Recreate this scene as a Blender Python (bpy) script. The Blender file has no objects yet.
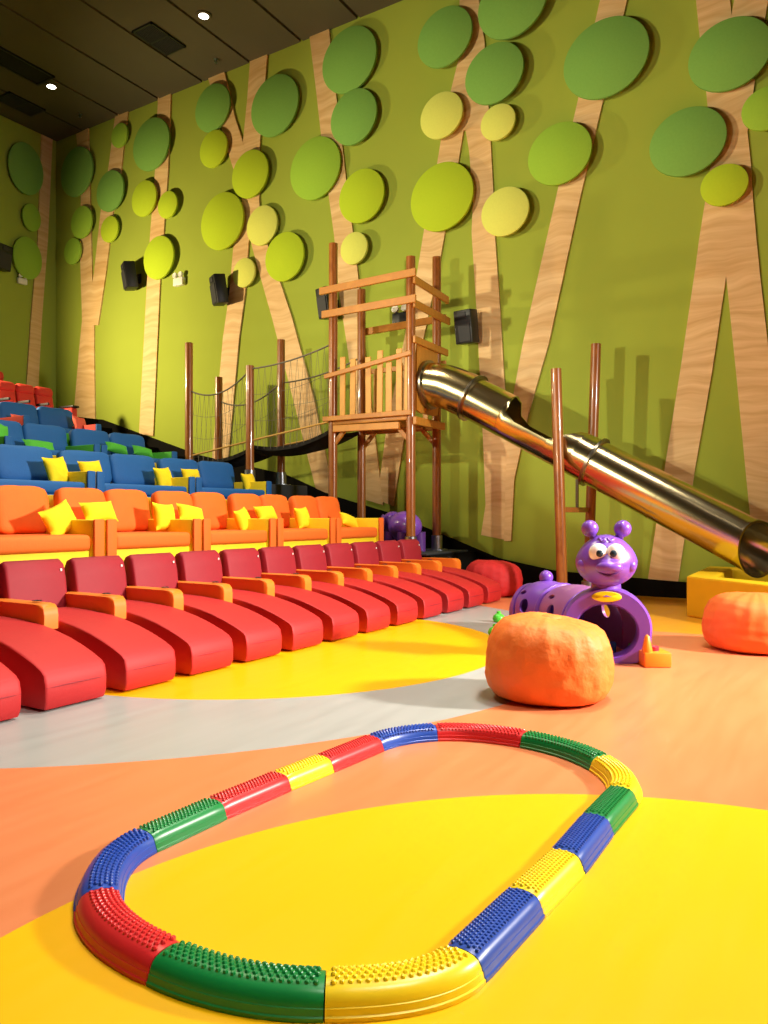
import bpy, bmesh, math, random
from mathutils import Vector, Matrix, noise
random.seed(7)
C = bpy.context.scene.collection
PI = math.pi
FX, FY = math.cos(math.radians(31.5)), math.sin(math.radians(31.5))   # view direction on the floor
FL, HOR = 761.0, 515.0
WX, BY, CZ = 9.70, 13.76, 8.58       # right wall, back wall, ceiling
LX, SY = -3.6, -4.6                  # left wall, screen wall (behind the camera)

# ---------------------------------------------------------------- measuring helpers
def on_x(px, py, x):
    u = (px-384)/FL; t = x/(FX+FY*u)
    return Vector((x, t*(FY-FX*u), 1+(HOR-py)/FL*t))
def on_y(px, py, y):
    u = (px-384)/FL; t = y/(FY-FX*u)
    return Vector((t*(FX+FY*u), y, 1+(HOR-py)/FL*t))
def on_z(px, py, z=0.0):
    t = (1-z)*FL/(py-HOR); u = (px-384)/FL
    return Vector((t*(FX+FY*u), t*(FY-FX*u), z))
def depth(p): return p.x*FX+p.y*FY

# ---------------------------------------------------------------- materials
def lin(h):
    c = [int(h[i:i+2], 16)/255 for i in (0, 2, 4)]
    return tuple(v/12.92 if v <= .04045 else ((v+.055)/1.055)**2.4 for v in c)+(1,)
def mat(name, col, rough=.5, metal=0, noise_amt=.06, nscale=12, bump=0, bscale=60, coat=0, spec=.5, sheen=0):
    m = bpy.data.materials.new(name); m.use_nodes = True
    nt = m.node_tree; b = nt.nodes['Principled BSDF']
    c = lin(col)
    b.inputs['Roughness'].default_value = rough; b.inputs['Metallic'].default_value = metal
    b.inputs['Specular IOR Level'].default_value = spec
    b.inputs['Coat Weight'].default_value = coat; b.inputs['Coat Roughness'].default_value = .12
    b.inputs['Sheen Weight'].default_value = sheen
    tc = nt.nodes.new('ShaderNodeTexCoord')
    n = nt.nodes.new('ShaderNodeTexNoise'); n.inputs['Scale'].default_value = nscale; n.inputs['Detail'].default_value = 4
    nt.links.new(tc.outputs['Object'], n.inputs['Vector'])
    mx = nt.nodes.new('ShaderNodeMix'); mx.data_type = 'RGBA'
    mx.inputs[6].default_value = tuple(v*(1-noise_amt) for v in c[:3])+(1,)
    mx.inputs[7].default_value = tuple(min(1, v*(1+noise_amt)) for v in c[:3])+(1,)
    nt.links.new(n.outputs['Fac'], mx.inputs[0]); nt.links.new(mx.outputs[2], b.inputs['Base Color'])
    if bump:
        n2 = nt.nodes.new('ShaderNodeTexNoise'); n2.inputs['Scale'].default_value = bscale; n2.inputs['Detail'].default_value = 3
        nt.links.new(tc.outputs['Object'], n2.inputs['Vector'])
        bp = nt.nodes.new('ShaderNodeBump'); bp.inputs['Strength'].default_value = bump; bp.inputs['Distance'].default_value = .02
        nt.links.new(n2.outputs['Fac'], bp.inputs['Height']); nt.links.new(bp.outputs['Normal'], b.inputs['Normal'])
    return m
def wood(name, c1, c2, axis, scale, rough, dist=2.5, coat=0, det=3):
    m = bpy.data.materials.new(name); m.use_nodes = True
    nt = m.node_tree; b = nt.nodes['Principled BSDF']; b.inputs['Roughness'].default_value = rough
    b.inputs['Coat Weight'].default_value = coat
    tc = nt.nodes.new('ShaderNodeTexCoord'); w = nt.nodes.new('ShaderNodeTexWave')
    w.bands_direction = axis; w.inputs['Scale'].default_value = scale; w.inputs['Distortion'].default_value = dist
    w.inputs['Detail'].default_value = det; w.inputs['Detail Scale'].default_value = .7
    nt.links.new(tc.outputs['Object'], w.inputs['Vector'])
    mx = nt.nodes.new('ShaderNodeMix'); mx.data_type = 'RGBA'
    mx.inputs[6].default_value = lin(c1); mx.inputs[7].default_value = lin(c2)
    nt.links.new(w.outputs['Fac'], mx.inputs[0]); nt.links.new(mx.outputs[2], b.inputs['Base Color'])
    return m
def emit(name, col, s):
    m = bpy.data.materials.new(name); m.use_nodes = True
    nt = m.node_tree; nt.nodes.remove(nt.nodes['Principled BSDF'])
    e = nt.nodes.new('ShaderNodeEmission'); e.inputs[0].default_value = lin(col); e.inputs[1].default_value = s
    nt.links.new(e.outputs[0], nt.nodes['Material Output'].inputs[0]); return m

def veneer():
    m = bpy.data.materials.new('pale_grained_veneer'); m.use_nodes = True
    nt = m.node_tree; b = nt.nodes['Principled BSDF']; b.inputs['Roughness'].default_value = .6
    tc = nt.nodes.new('ShaderNodeTexCoord')
    w1 = nt.nodes.new('ShaderNodeTexNoise'); w1.inputs['Scale'].default_value = 1.6; w1.inputs['Detail'].default_value = 1
    nt.links.new(tc.outputs['Object'], w1.inputs['Vector'])
    sep = nt.nodes.new('ShaderNodeSeparateXYZ'); nt.links.new(tc.outputs['Object'], sep.inputs[0])
    ad = nt.nodes.new('ShaderNodeMath'); ad.operation = 'MULTIPLY_ADD'; ad.inputs[1].default_value = .30
    nt.links.new(w1.outputs['Fac'], ad.inputs[0]); nt.links.new(sep.outputs[2], ad.inputs[2])
    cm = nt.nodes.new('ShaderNodeCombineXYZ'); nt.links.new(ad.outputs[0], cm.inputs[2])
    sy_ = nt.nodes.new('ShaderNodeMath'); sy_.operation = 'MULTIPLY'; sy_.inputs[1].default_value = .06
    nt.links.new(sep.outputs[1], sy_.inputs[0]); nt.links.new(sy_.outputs[0], cm.inputs[1])
    n2 = nt.nodes.new('ShaderNodeTexNoise'); n2.inputs['Scale'].default_value = 11; n2.inputs['Detail'].default_value = 4; n2.inputs['Roughness'].default_value = .6
    nt.links.new(cm.outputs[0], n2.inputs['Vector'])
    cr_ = nt.nodes.new('ShaderNodeValToRGB'); e = cr_.color_ramp.elements
    e[0].position = .3; e[0].color = lin('cda064'); e[1].position = .7; e[1].color = lin('ecc892')
    nt.links.new(n2.outputs['Fac'], cr_.inputs[0]); nt.links.new(cr_.outputs[0], b.inputs['Base Color'])
    return m
M = dict(
    wall=mat('wall_lime_fabric', '9caa40', .9, noise_amt=.03, nscale=3, bump=.05, bscale=150, spec=.2),
    lowbounce=mat('dark_olive_low_bounce', '4c4c22', .9, noise_amt=.08, nscale=6, spec=.2),  # dark tone given to the unseen left wall to cut bounced light
    ceil=mat('ceiling_black_panel', '5c5642', .8, noise_amt=.12, nscale=1.2, spec=.25),
    void=mat('dark_void', '0c0b0a', .9),
    black=mat('black_carpet', '14120f', .95, noise_amt=.3, nscale=60, bump=.2, bscale=200, spec=.1),
    plate=mat('dark_slate', '2a2e33', .6),
    step=mat('charcoal_carpet', '2b2826', .95, noise_amt=.2, nscale=80, spec=.1),
    trunk=veneer(),
    post=wood('varnished_brown_timber', 'a0622a', '864a1c', 'X', 9, .3, 4, coat=.5),
    rail=wood('honey_timber', 'c98a30', 'b47422', 'X', 8, .45, 4, coat=.2),
    slat=wood('honey_timber_slat', 'd09634', 'bc8028', 'X', 10, .45, 4, coat=.2),
    steel=mat('polished_steel', 'd6c596', .2, 1, noise_amt=.05, nscale=4),  # golden tint puts warm room reflections into the metal's colour
    rim=mat('steel_flange', '8f8778', .3, 1),
    galv=mat('galvanised_steel', '9aa0a8', .35, 1),
    leaf0=mat('deep_green_felt', '7cac50', .95, noise_amt=.08, nscale=40, bump=.15, bscale=160, spec=.1),
    leaf1=mat('mid_green_felt', '98c040', .95, noise_amt=.06, nscale=40, bump=.15, bscale=160, spec=.1),
    leaf2=mat('lime_green_felt', 'b4cc30', .95, noise_amt=.05, nscale=40, bump=.15, bscale=160, spec=.1),
    leaf3=mat('pale_lime_felt', 'dce06c', .95, noise_amt=.05, nscale=40, bump=.15, bscale=160, spec=.1),
    red=mat('red_upholstery', 'b8191c', .6, noise_amt=.06, nscale=30, bump=.06, bscale=120),
    crim=mat('crimson_upholstery', '941022', .65, noise_amt=.06, nscale=30, bump=.06, bscale=120),
    oarm=mat('orange_vinyl', 'ee7a1c', .5, noise_amt=.05),
    orange=mat('orange_upholstery', 'f06c16', .75, noise_amt=.05, nscale=20, bump=.1, bscale=70),
    yellow=mat('yellow_upholstery', 'f6d414', .7, noise_amt=.04, nscale=20, bump=.08, bscale=70),
    ypil=mat('yellow_cushion_cotton', 'f8d80e', .85, noise_amt=.05, nscale=25, bump=.25, bscale=28),
    blue=mat('blue_upholstery', '145c9e', .7, noise_amt=.06, nscale=20, bump=.1, bscale=60),
    green=mat('green_upholstery', '4fb534', .8, noise_amt=.06, nscale=20, bump=.1, bscale=60),
    redseat=mat('scarlet_seat_fabric', 'd2382a', .8, noise_amt=.06, nscale=30),
    pink=mat('coral_cushion_cotton', 'e8604a', .85, noise_amt=.05, bump=.2, bscale=28),
    blk=mat('black_plastic', '17171a', .45),
    grille=mat('black_speaker_cloth', '26262b', .7, noise_amt=.3, nscale=180),
    white=mat('white_plastic', 'e9e6dc', .4),
    lens=emit('lamp_lens', 'fff4dc', 14),
    bag=mat('orange_beanbag_velour', 'f67e2c', .6, noise_amt=.06, nscale=9, bump=.5, bscale=15),
    bag2=mat('bright_orange_beanbag_velour', 'f6742a', .65, noise_amt=.05, nscale=9, bump=.2, bscale=10),
    rbag=mat('red_beanbag_fabric', 'cc1f22', .7, noise_amt=.08, nscale=8, bump=.4, bscale=10),
    foam=mat('yellow_foam_vinyl', 'f3c40e', .5, noise_amt=.03),
    foamdark=mat('dark_box_inside', '3a3423', .7),
    purple=mat('purple_plastic', '7c49ba', .3, noise_amt=.04, nscale=8, coat=.2),
    mauve=mat('purple_plastic_red_tinted', '9a5a9a', .38, noise_amt=.06, nscale=8, coat=.1),  # purple plastic with red reflected light put into its colour
    dpurple=mat('dark_purple_plastic', '5c2f86', .4, noise_amt=.05),
    eye=mat('white_gloss', 'f6f4f0', .25), pupil=mat('dark_pupil', '20303c', .2),
    badge=mat('yellow_gloss', 'f5d21a', .35), gfoot=mat('green_plastic', '53c83a', .35),
    toy=mat('orange_plastic', 'f58a1e', .4), toyred=mat('red_plastic_toy', 'd8263c', .4), toyblue=mat('blue_plastic_toy', '1c62b4', .35),
    tr=mat('red_track_plastic', 'd32a2c', .32, noise_amt=.03), tg=mat('green_track_plastic', '12813c', .32, noise_amt=.03),
    ty=mat('yellow_track_plastic', 'f6d41e', .32, noise_amt=.03), tb=mat('blue_track_plastic', '2449a6', .32, noise_amt=.03),
    rope=mat('grey_rope', '6e6656', .8, noise_amt=.25, nscale=60), trope=mat('tan_rope', 'c69a4c', .8, noise_amt=.2, nscale=60),
    net=mat('black_netting', '1b1712', .9, noise_amt=.3, nscale=40),
)

def floor_material():
    m = bpy.data.materials.new('printed_vinyl_floor'); m.use_nodes = True
    nt = m.node_tree; b = nt.nodes['Principled BSDF']
    g = nt.nodes.new('ShaderNodeNewGeometry')
    def disc(cx, cy, r):
        v = nt.nodes.new('ShaderNodeVectorMath'); v.operation = 'DISTANCE'; v.inputs[1].default_value = (cx, cy, 0)
        nt.links.new(g.outputs['Position'], v.inputs[0])
        l = nt.nodes.new('ShaderNodeMath'); l.operation = 'LESS_THAN'; l.inputs[1].default_value = r
        nt.links.new(v.outputs['Value'], l.inputs[0]); return l.outputs[0]
    n = nt.nodes.new('ShaderNodeTexNoise'); n.inputs['Scale'].default_value = .9; n.inputs['Detail'].default_value = 3
    nt.links.new(g.outputs['Position'], n.inputs['Vector'])
    mp = nt.nodes.new('ShaderNodeMapping'); mp.inputs['Scale'].default_value = (1.2, 9, 1)
    nt.links.new(g.outputs['Position'], mp.inputs['Vector'])
    n2 = nt.nodes.new('ShaderNodeTexNoise'); n2.inputs['Scale'].default_value = 1.5; n2.inputs['Detail'].default_value = 3
    nt.links.new(mp.outputs['Vector'], n2.inputs['Vector'])
    def mixc(f, a, c):
        x = nt.nodes.new('ShaderNodeMix'); x.data_type = 'RGBA'
        nt.links.new(f, x.inputs[0])
        if isinstance(a, tuple): x.inputs[6].default_value = a
        else: nt.links.new(a, x.inputs[6])
        if isinstance(c, tuple): x.inputs[7].default_value = c
        else: nt.links.new(c, x.inputs[7])
        return x.outputs[2]
    cur = mixc(n2.outputs['Fac'], lin('d67848'), lin('e18a5a'))
    grey = mixc(n2.outputs['Fac'], lin('9c9e9a'), lin('b0b2ae'))
    yel = mixc(n.outputs['Fac'], lin('f4b404'), lin('f8bc06'))
    cur = mixc(disc(4.55, 4.95, 3.48), cur, grey)
    cur = mixc(disc(4.6, 3.9, 1.84), cur, yel)
    cur = mixc(disc(1.2, .03, 1.69), cur, yel)
    cur = mixc(disc(8.75, 1.35, 1.95), cur, mixc(n2.outputs['Fac'], lin('d08c1c'), lin('dc9a24')))
    nt.links.new(cur, b.inputs['Base Color'])
    b.inputs['Roughness'].default_value = .34; b.inputs['Specular IOR Level'].default_value = .45
    mr = nt.nodes.new('ShaderNodeMapRange'); mr.inputs['To Min'].default_value = .26; mr.inputs['To Max'].default_value = .42
    nt.links.new(n2.outputs['Fac'], mr.inputs['Value']); nt.links.new(mr.outputs[0], b.inputs['Roughness'])
    return m

# ---------------------------------------------------------------- mesh builder
class MB:
    def __init__(s, org=(0, 0, 0)): s.v = []; s.f = []; s.o = Vector(org)
    def add(s, vs, fs, mtx=None):
        k = len(s.v)
        s.v += [(mtx @ Vector(v) if mtx else Vector(v)) for v in vs]
        s.f += [tuple(i+k for i in f) for f in fs]; return s
    def bm(s, b, mtx=None):
        b.verts.ensure_lookup_table(); b.verts.index_update()
        s.add([v.co.copy() for v in b.verts], [[v.index for v in f.verts] for f in b.faces], mtx); b.free(); return s
    def box(s, lo, hi, r=0, seg=2, mtx=None):
        b = bmesh.new(); bmesh.ops.create_cube(b, size=1)
        c = (Vector(lo)+Vector(hi))/2; d = Vector(hi)-Vector(lo)
        for v in b.verts: v.co = Vector((v.co.x*d.x, v.co.y*d.y, v.co.z*d.z))+c
        if r: bmesh.ops.bevel(b, geom=b.edges[:], offset=min(r, .49*min(abs(x) for x in d)), segments=seg, profile=.5, affect='EDGES')
        return s.bm(b, mtx)
    def bar(s, a, b_, w, h, r=0, up=(0, 0, 1)):          # rectangular bar from a to b
        a, b_ = Vector(a), Vector(b_); t = (b_-a); L = t.length; t.normalize()
        side = t.cross(Vector(up))
        if side.length < 1e-4: side = Vector((1, 0, 0))
        side.normalize(); u2 = side.cross(t)
        m = Matrix((( t.x, side.x, u2.x, a.x), (t.y, side.y, u2.y, a.y), (t.z, side.z, u2.z, a.z), (0, 0, 0, 1)))
        return s.box((0, -w/2, -h/2), (L, w/2, h/2), r, 1, m)
    def tube(s, pts, r, n=10, cap=True, closed=False):
        pts = [Vector(p) for p in pts]; N = len(pts); rs = r if isinstance(r, (list, tuple)) else [r]*N
        ring = []; prev = None; vs = []; fs = []
        for i, p in enumerate(pts):
            a = pts[(i-1) % N] if (closed or i > 0) else p; b_ = pts[(i+1) % N] if (closed or i < N-1) else p
            t = (b_-a).normalized()
            if prev is None:
                q = Vector((0, 0, 1)) if abs(t.z) < .9 else Vector((1, 0, 0)); x = t.cross(q).normalized()
            else:
                x = prev-t*prev.dot(t); x.normalize()
            prev = x; y = t.cross(x)
            for j in range(n):
                an = 2*PI*j/n; vs.append(p+(x*math.cos(an)+y*math.sin(an))*rs[i])
        for i in range(N if closed else N-1):
            for j in range(n):
                i2 = (i+1) % N; fs.append((i*n+j, i*n+(j+1) % n, i2*n+(j+1) % n, i2*n+j))
        if cap and not closed: fs += [tuple(range(n-1, -1, -1)), tuple((N-1)*n+j for j in range(n))]
        return s.add(vs, fs)
    def lathe(s, prof, n=24, mtx=None, cap=True):
        cap = cap and prof[0] != prof[-1]
        vs = []; fs = []
        for (r, z) in prof:
            for j in range(n): vs.append((r*math.cos(2*PI*j/n), r*math.sin(2*PI*j/n), z))
        for i in range(len(prof)-1):
            for j in range(n): fs.append((i*n+j, i*n+(j+1) % n, (i+1)*n+(j+1) % n, (i+1)*n+j))
        if cap: fs += [tuple(range(n-1, -1, -1)), tuple((len(prof)-1)*n+j for j in range(n))]
        return s.add(vs, fs, mtx)
    def ball(s, c, rx, ry=None, rz=None, n=20, mtx=None):
        ry = ry or rx; rz = rz or rx; vs = [(0, 0, -rz)]; fs = []; m = n//2
        for i in range(1, m):
            a = -PI/2+PI*i/m
            for j in range(n): vs.append((rx*math.cos(a)*math.cos(2*PI*j/n), ry*math.cos(a)*math.sin(2*PI*j/n), rz*math.sin(a)))
        vs.append((0, 0, rz)); top = len(vs)-1
        for j in range(n): fs.append((0, 1+(j+1) % n, 1+j)); fs.append((top, top-n+j, top-n+(j+1) % n))
        for i in range(m-2):
            for j in range(n): fs.append((1+i*n+j, 1+i*n+(j+1) % n, 1+(i+1)*n+(j+1) % n, 1+(i+1)*n+j))
        mm = Matrix.Translation(Vector(c)) @ (mtx if mtx else Matrix.Identity(4))
        return s.add(vs, fs, mm)
    def prism(s, poly, d, mtx=None):                     # poly list of Vector3 (planar), d extrusion vector
        n = len(poly); d = Vector(d); p = [Vector(q) for q in poly]
        return s.add(p+[q+d for q in p], [tuple(range(n-1, -1, -1)), tuple(range(n, 2*n))]+[(i, (i+1) % n, n+(i+1) % n, n+i) for i in range(n)], mtx)
    def loft(s, rings, cap=True, closed_ring=True):
        n = len(rings[0]); vs = [v for r in rings for v in r]; fs = []
        for i in range(len(rings)-1):
            for j in range(n if closed_ring else n-1):
                fs.append((i*n+j, i*n+(j+1) % n, (i+1)*n+(j+1) % n, (i+1)*n+j))
        if cap: fs += [tuple(range(n-1, -1, -1)), tuple((len(rings)-1)*n+j for j in range(n))]
        return s.add(vs, fs)
    def pillow(s, w, h, t, mtx=None, n=12):              # lies in local xz, thick in y
        idx = {}; vs = []; fs = []
        for side in (1, -1):
            for i in range(n+1):
                for j in range(n+1):
                    u, v = -1+2*i/n, -1+2*j/n; e = i in (0, n) or j in (0, n)
                    if e and side == -1: idx[(side, i, j)] = idx[(1, i, j)]; continue
                    x = w/2*u*(1-.10*(1-v*v)); z = h/2*v*(1-.10*(1-u*u))
                    th = 0 if e else t/2*((1-u**2)*(1-v**2))**.42
                    th *= 1+.12*noise.noise((u*2.3+w*9, v*2.3, side*3+h))
                    idx[(side, i, j)] = len(vs); vs.append((x, -side*th, z))
            for i in range(n):
                for j in range(n):
                    q = (idx[(side, i, j)], idx[(side, i+1, j)], idx[(side, i+1, j+1)], idx[(side, i, j+1)])
                    fs.append(q if side == 1 else q[::-1])
        return s.add(vs, fs, mtx)
    def build(s, name, m, parent=None, angle=38, smooth=True, loc=None):
        me = bpy.data.meshes.new(name); me.from_pydata([v-s.o for v in s.v], [], s.f)
        b = bmesh.new(); b.from_mesh(me); bmesh.ops.recalc_face_normals(b, faces=b.faces[:]); b.to_mesh(me); b.free()
        me.materials.append(m)
        if smooth:
            me.shade_smooth(); me.set_sharp_from_angle(angle=math.radians(angle))
        o = bpy.data.objects.new(name, me); C.objects.link(o); o.parent = parent
        if loc is not None: o.location = loc
        return o
def thing(name, label, cat, loc=(0, 0, 0), rz=0, group=None):
    o = bpy.data.objects.new(name, None); C.objects.link(o); o.location = loc; o.rotation_euler = (0, 0, rz)
    o.empty_display_size = .1
    return tag(o, label, cat, group)
def tag(o, label, cat, group=None):
    o['label'] = label; o['category'] = cat
    if group: o['group'] = group
    return o
def struct(o): o['kind'] = 'structure'; return o
def dup(o, parent=None):
    c = o.copy(); C.objects.link(c); c.parent = parent
    for ch in list(o.children): dup(ch, c)
    return c
def bool_cut(o, cutter_mb):
    bpy.context.view_layer.update()
    c = cutter_mb.build('cutter', M['blk'], None, smooth=False); c.matrix_world = o.matrix_world
    md = o.modifiers.new('b', 'BOOLEAN'); md.operation = 'DIFFERENCE'; md.solver = 'EXACT'; md.object = c
    bpy.context.view_layer.update()
    dg = bpy.context.evaluated_depsgraph_get(); nm = bpy.data.meshes.new_from_object(o.evaluated_get(dg))
    o.modifiers.clear(); o.data = nm
    nm.shade_smooth(); nm.set_sharp_from_angle(angle=math.radians(38))
    bpy.data.objects.remove(c)
T = Matrix.Translation
def RX(a): return Matrix.Rotation(a, 4, 'X')
def RY(a): return Matrix.Rotation(a, 4, 'Y')
def RZ(a): return Matrix.Rotation(a, 4, 'Z')

# ================================================================ SETTING
fb = MB(); fb.box((LX, SY, -.1), (WX, BY, 0)); struct(fb.build('floor', floor_material(), smooth=False))
wb = MB(); wb.box((WX, SY, 0), (WX+.15, BY+.15, CZ+.1)); struct(wb.build('wall_right', M['wall'], smooth=False))
wb = MB(); wb.box((LX, BY, 0), (WX, BY+.15, CZ+.1)); struct(wb.build('wall_back', M['wall'], smooth=False))
wb = MB(); wb.box((LX-.15, SY, 0), (LX, BY+.15, CZ+.1)); struct(wb.build('wall_left', M['lowbounce'], smooth=False))
wb = MB(); wb.box((LX-.15, SY-.15, 0), (WX+.15, SY, CZ+.1)); struct(wb.build('wall_front', M['step'], smooth=False))
# ceiling: broad panels with open joints running across the room
cb = MB(); cb.box((LX, SY, CZ+.06), (WX, BY, CZ+.16))
y = 11.83+1.08
edges = [BY]
while y > SY: edges.append(y); y -= 1.085
edges.append(SY)
for a, b in zip(edges[:-1], edges[1:]):
    if a-b > .1: cb.box((LX, b+.025, CZ), (WX, a-.025, CZ+.06))
struct(cb.build('ceiling', M['ceil'], smooth=False))

# seating tiers
TY = [4.62, 6.45, 8.2, 9.95, 11.35, 12.6, BY]
TZ = [.5, 1.0, 1.48, 2.0, 2.45, 2.85]
for i in range(6):
    b = MB(); b.box((LX, TY[i], 0), (8.32, TY[i+1], TZ[i])); struct(b.build('seating_tier', M['step'], smooth=False))
    prev = TZ[i-1] if i else 0
    b = MB(); b.box((8.32, TY[i]-.2, 0), (WX, TY[i+1]-.2 if i < 5 else BY, TZ[i])); struct(b.build('aisle_step', M['black'], smooth=False))
    b = MB(); b.box((8.32, TY[i]-.6, prev), (WX, TY[i]-.2, (prev+TZ[i])/2)); struct(b.build('aisle_step', M['black'], smooth=False))
# black skirting that climbs the wall with the stair
prof = [(-4.5, .18), (1.6, .19), (2.72, .24), (3.3, .27), (4.09, .41), (5.77, 1.015), (6.9, 1.31), (7.81, 1.66), (9.73, 2.05), (12.3, 2.84), (12.76, 2.9), (BY, 2.92)]
poly = [(WX-.035, a, b) for a, b in prof]+[(WX-.035, BY, 0), (WX-.035, -4.5, 0)]
b = MB(); b.prism(poly, (.034, 0, 0)); struct(b.build('baseboard_right', M['black'], smooth=False))
# black plinth carrying the second pair of bridge posts
b = MB(); b.box((8.27, 7.14, 1.0), (9.4, 7.72, 1.45), .015)
tag(b.build('post_plinth', M['plate']), 'dark box plinth on the stair under the middle pair of rope bridge posts', 'plinth')

# ceiling fittings
def vent(cx, cy, label, w=.72, d=.44):
    t = thing('ceiling_vent', label, 'vent', (cx, cy, CZ))
    b = MB()
    for (x0, y0, x1, y1) in ((-w/2, -d/2, w/2, -d/2+.03), (-w/2, d/2-.03, w/2, d/2), (-w/2, -d/2, -w/2+.03, d/2), (w/2-.03, -d/2, w/2, d/2), (-.015, -d/2, .015, d/2)):
        b.box((x0, y0, -.03), (x1, y1, 0))
    b.build('frame', M['blk'], t)
    b = MB(); b.box((-w/2+.02, -d/2+.02, -.012), (w/2-.02, d/2-.02, -.002)); b.build('backing', M['void'], t)
    b = MB()
    for k in range(11):
        yy = -d/2+.05+k*(d-.1)/10; b.box((-w/2+.03, yy-.004, -.028), (w/2-.03, yy+.016, -.014))
    b.build('louvre', M['grille'], t)
vent(8.45, 9.37, 'black double ceiling vent between the two lit downlights', )
vent(8.46, 13.04, 'dim ceiling vent near the far left corner of the room')
t = thing('ceiling_hatch', 'black open slot in the ceiling at the left edge', 'hatch', (7.75, 11.95, CZ))
b = MB(); b.box((-.62, -.2, -.02), (.45, .2, -.004)); b.build('opening', M['void'], t)
b = MB(); b.box((-.66, -.24, -.03), (.49, -.2, 0)); b.box((-.66, .2, -.03), (.49, .24, 0)); b.box((.45, -.24, -.03), (.49, .24, 0)); b.box((-.66, -.24, -.03), (-.62, .24, 0)); b.build('frame', M['blk'], t)
def downlight(x, y, label, e=60):
    t = thing('ceiling_downlight', label, 'ceiling light', (x, y, CZ), group=None)
    b = MB(); b.lathe([(.075, -.02), (.115, -.02), (.12, -.008), (.12, 0), (.075, 0), (.075, -.02)], 24); b.build('trim_ring', M['ceil'], t)
    b = MB(); b.lathe([(.0745, -.018), (.0745, -.004)], 24); b.build('lamp_lens', M['lens'], t)
downlight(8.39, 12.03, 'lit round downlight nearer the far corner of the ceiling')
downlight(8.41, 8.36, 'lit round downlight at the top of the picture beside the vent')
for (px, py, lb) in ((216, 59, 'small sprinkler head on the ceiling above the forked tree'), (80, 114, 'small sprinkler head on the ceiling near the far corner')):
    tt = (CZ-1)*FL/(HOR-py); u = (px-384)/FL
    t = thing('sprinkler_head', lb, 'sprinkler', (tt*(FX+FY*u), tt*(FY-FX*u), CZ))
    b = MB(); b.lathe([(.04, 0), (.04, -.01), (.014, -.014), (.014, -.05), (.03, -.055), (.03, -.06), (.004, -.062)], 14); b.build('body', M['galv'], t)

# ================================================================ TREES ON THE WALL
def strip(mb, pts, x=None, y=None, th=.03):
    """pts: rows (left px,py, right px,py) from the top down; a flat cut board on the wall"""
    g = (lambda p, q: on_x(p, q, WX-th)) if y is None else (lambda p, q: on_y(p, q, BY-th))
    d = Vector((th-.001, 0, 0)) if y is None else Vector((0, th-.001, 0))
    for r0, r1 in zip(pts[:-1], pts[1:]):
        mb.prism([g(r0[0], r0[1]), g(r0[2], r0[3]), g(r1[2], r1[3]), g(r1[0], r1[1])], d)
def tree(label, parts, back=False, group=None):
    k = parts[-1][1][-1]; org = on_y(k[0], k[1], BY) if back else on_x(k[0], k[1], WX)
    t = thing('tree_cutout', label, 'tree cutout', org)
    for i, (nm, pts) in enumerate(parts):
        b = MB(org); strip(b, pts, None, 1 if back else None, .03-.0015*i); b.build(nm, M['trunk'], t, smooth=False)
def lift(b, n=6): return b
tree('single wood veneer trunk on the back wall beside the room corner', [('trunk', [(42, 128, 53, 133), (38, 240, 48, 240), (31, 320, 42, 320), (26, 396, 38, 396)])], True)
tree('pair of orange veneer trunks joining low down beside the room corner', [
    ('branch', [(115.5, 112, 128.5, 107), (108, 170, 121, 170), (100.5, 212, 113, 212), (94, 272, 106, 272), (86, 325, 98, 325)]),
    ('trunk', [(76, 134, 88, 128), (81, 180, 90, 190), (80, 256, 92, 272), (82, 320, 94, 330), (79, 350, 94, 352), (73, 422, 95, 422)])])
tree('single straight pale trunk right of the left wall speaker', [('trunk', [(158, 94, 171, 88), (155, 170, 168, 170), (150, 235, 164, 228), (147, 280, 160, 280), (139, 434, 153, 436)])])
tree('crossing trunks with two tops and two legs behind the rope bridge', [
    ('branch', [(208, 78, 224, 71), (221, 127, 235, 118), (231, 162, 244, 146), (237, 180, 256, 180)]),
    ('branch', [(250, 60, 267, 53), (247, 100, 264, 100), (242.5, 146, 260, 140), (243, 200, 259, 200), (247, 222, 261, 222), (252, 247, 267, 243), (272, 318, 292, 318), (294, 403, 314, 400), (316, 490, 334, 495)]),
    ('leg', [(240, 168, 257, 165), (242, 200, 257, 205), (233, 250, 248.5, 242), (229, 295, 245, 293), (223, 337, 239, 337), (211, 470, 227, 470)])])
tree('leaning trunk behind the left posts of the play tower', [('trunk', [(309, 33, 328.5, 25), (316, 90, 334, 80), (321, 135, 340, 125), (328, 191, 345.5, 175), (334, 235, 352.5, 230), (338.7, 291, 358.5, 280), (348, 352, 365, 352), (366, 500, 383, 505)])])
tree('tall trunk splitting into two legs behind the right side of the tower', [
    ('trunk', [(459, -30, 480, -30), (459.5, 0, 479, 0), (459, 57, 484.5, 42), (451, 90, 487, 90), (446, 118, 489, 112), (442, 132, 490, 128)]),
    ('leg', [(442.5, 130, 464.5, 124), (437, 164, 458, 164), (424, 230, 446, 226), (418, 267, 440, 260), (404, 340, 423, 340), (386, 431, 405, 431), (381, 470, 399, 470), (377, 500, 393, 506)]),
    ('leg', [(464, 122, 489.5, 122), (469, 150, 491, 150), (473, 200, 493.3, 192), (471.5, 232, 495, 236), (476.5, 310, 500, 310), (483, 440, 508, 446), (485.5, 505, 505.5, 505), (481, 535, 510.5, 541)])])
tree('long slanting trunk crossing behind the upper part of the steel slide', [('trunk', [(604, -30, 633, -30), (600, 0, 627, 0), (578.5, 97, 604, 96), (556.5, 195, 580, 198), (523, 342, 549, 342), (509.5, 415, 528, 415), (505.5, 480, 514, 480), (504, 541, 511, 541)])])
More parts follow.
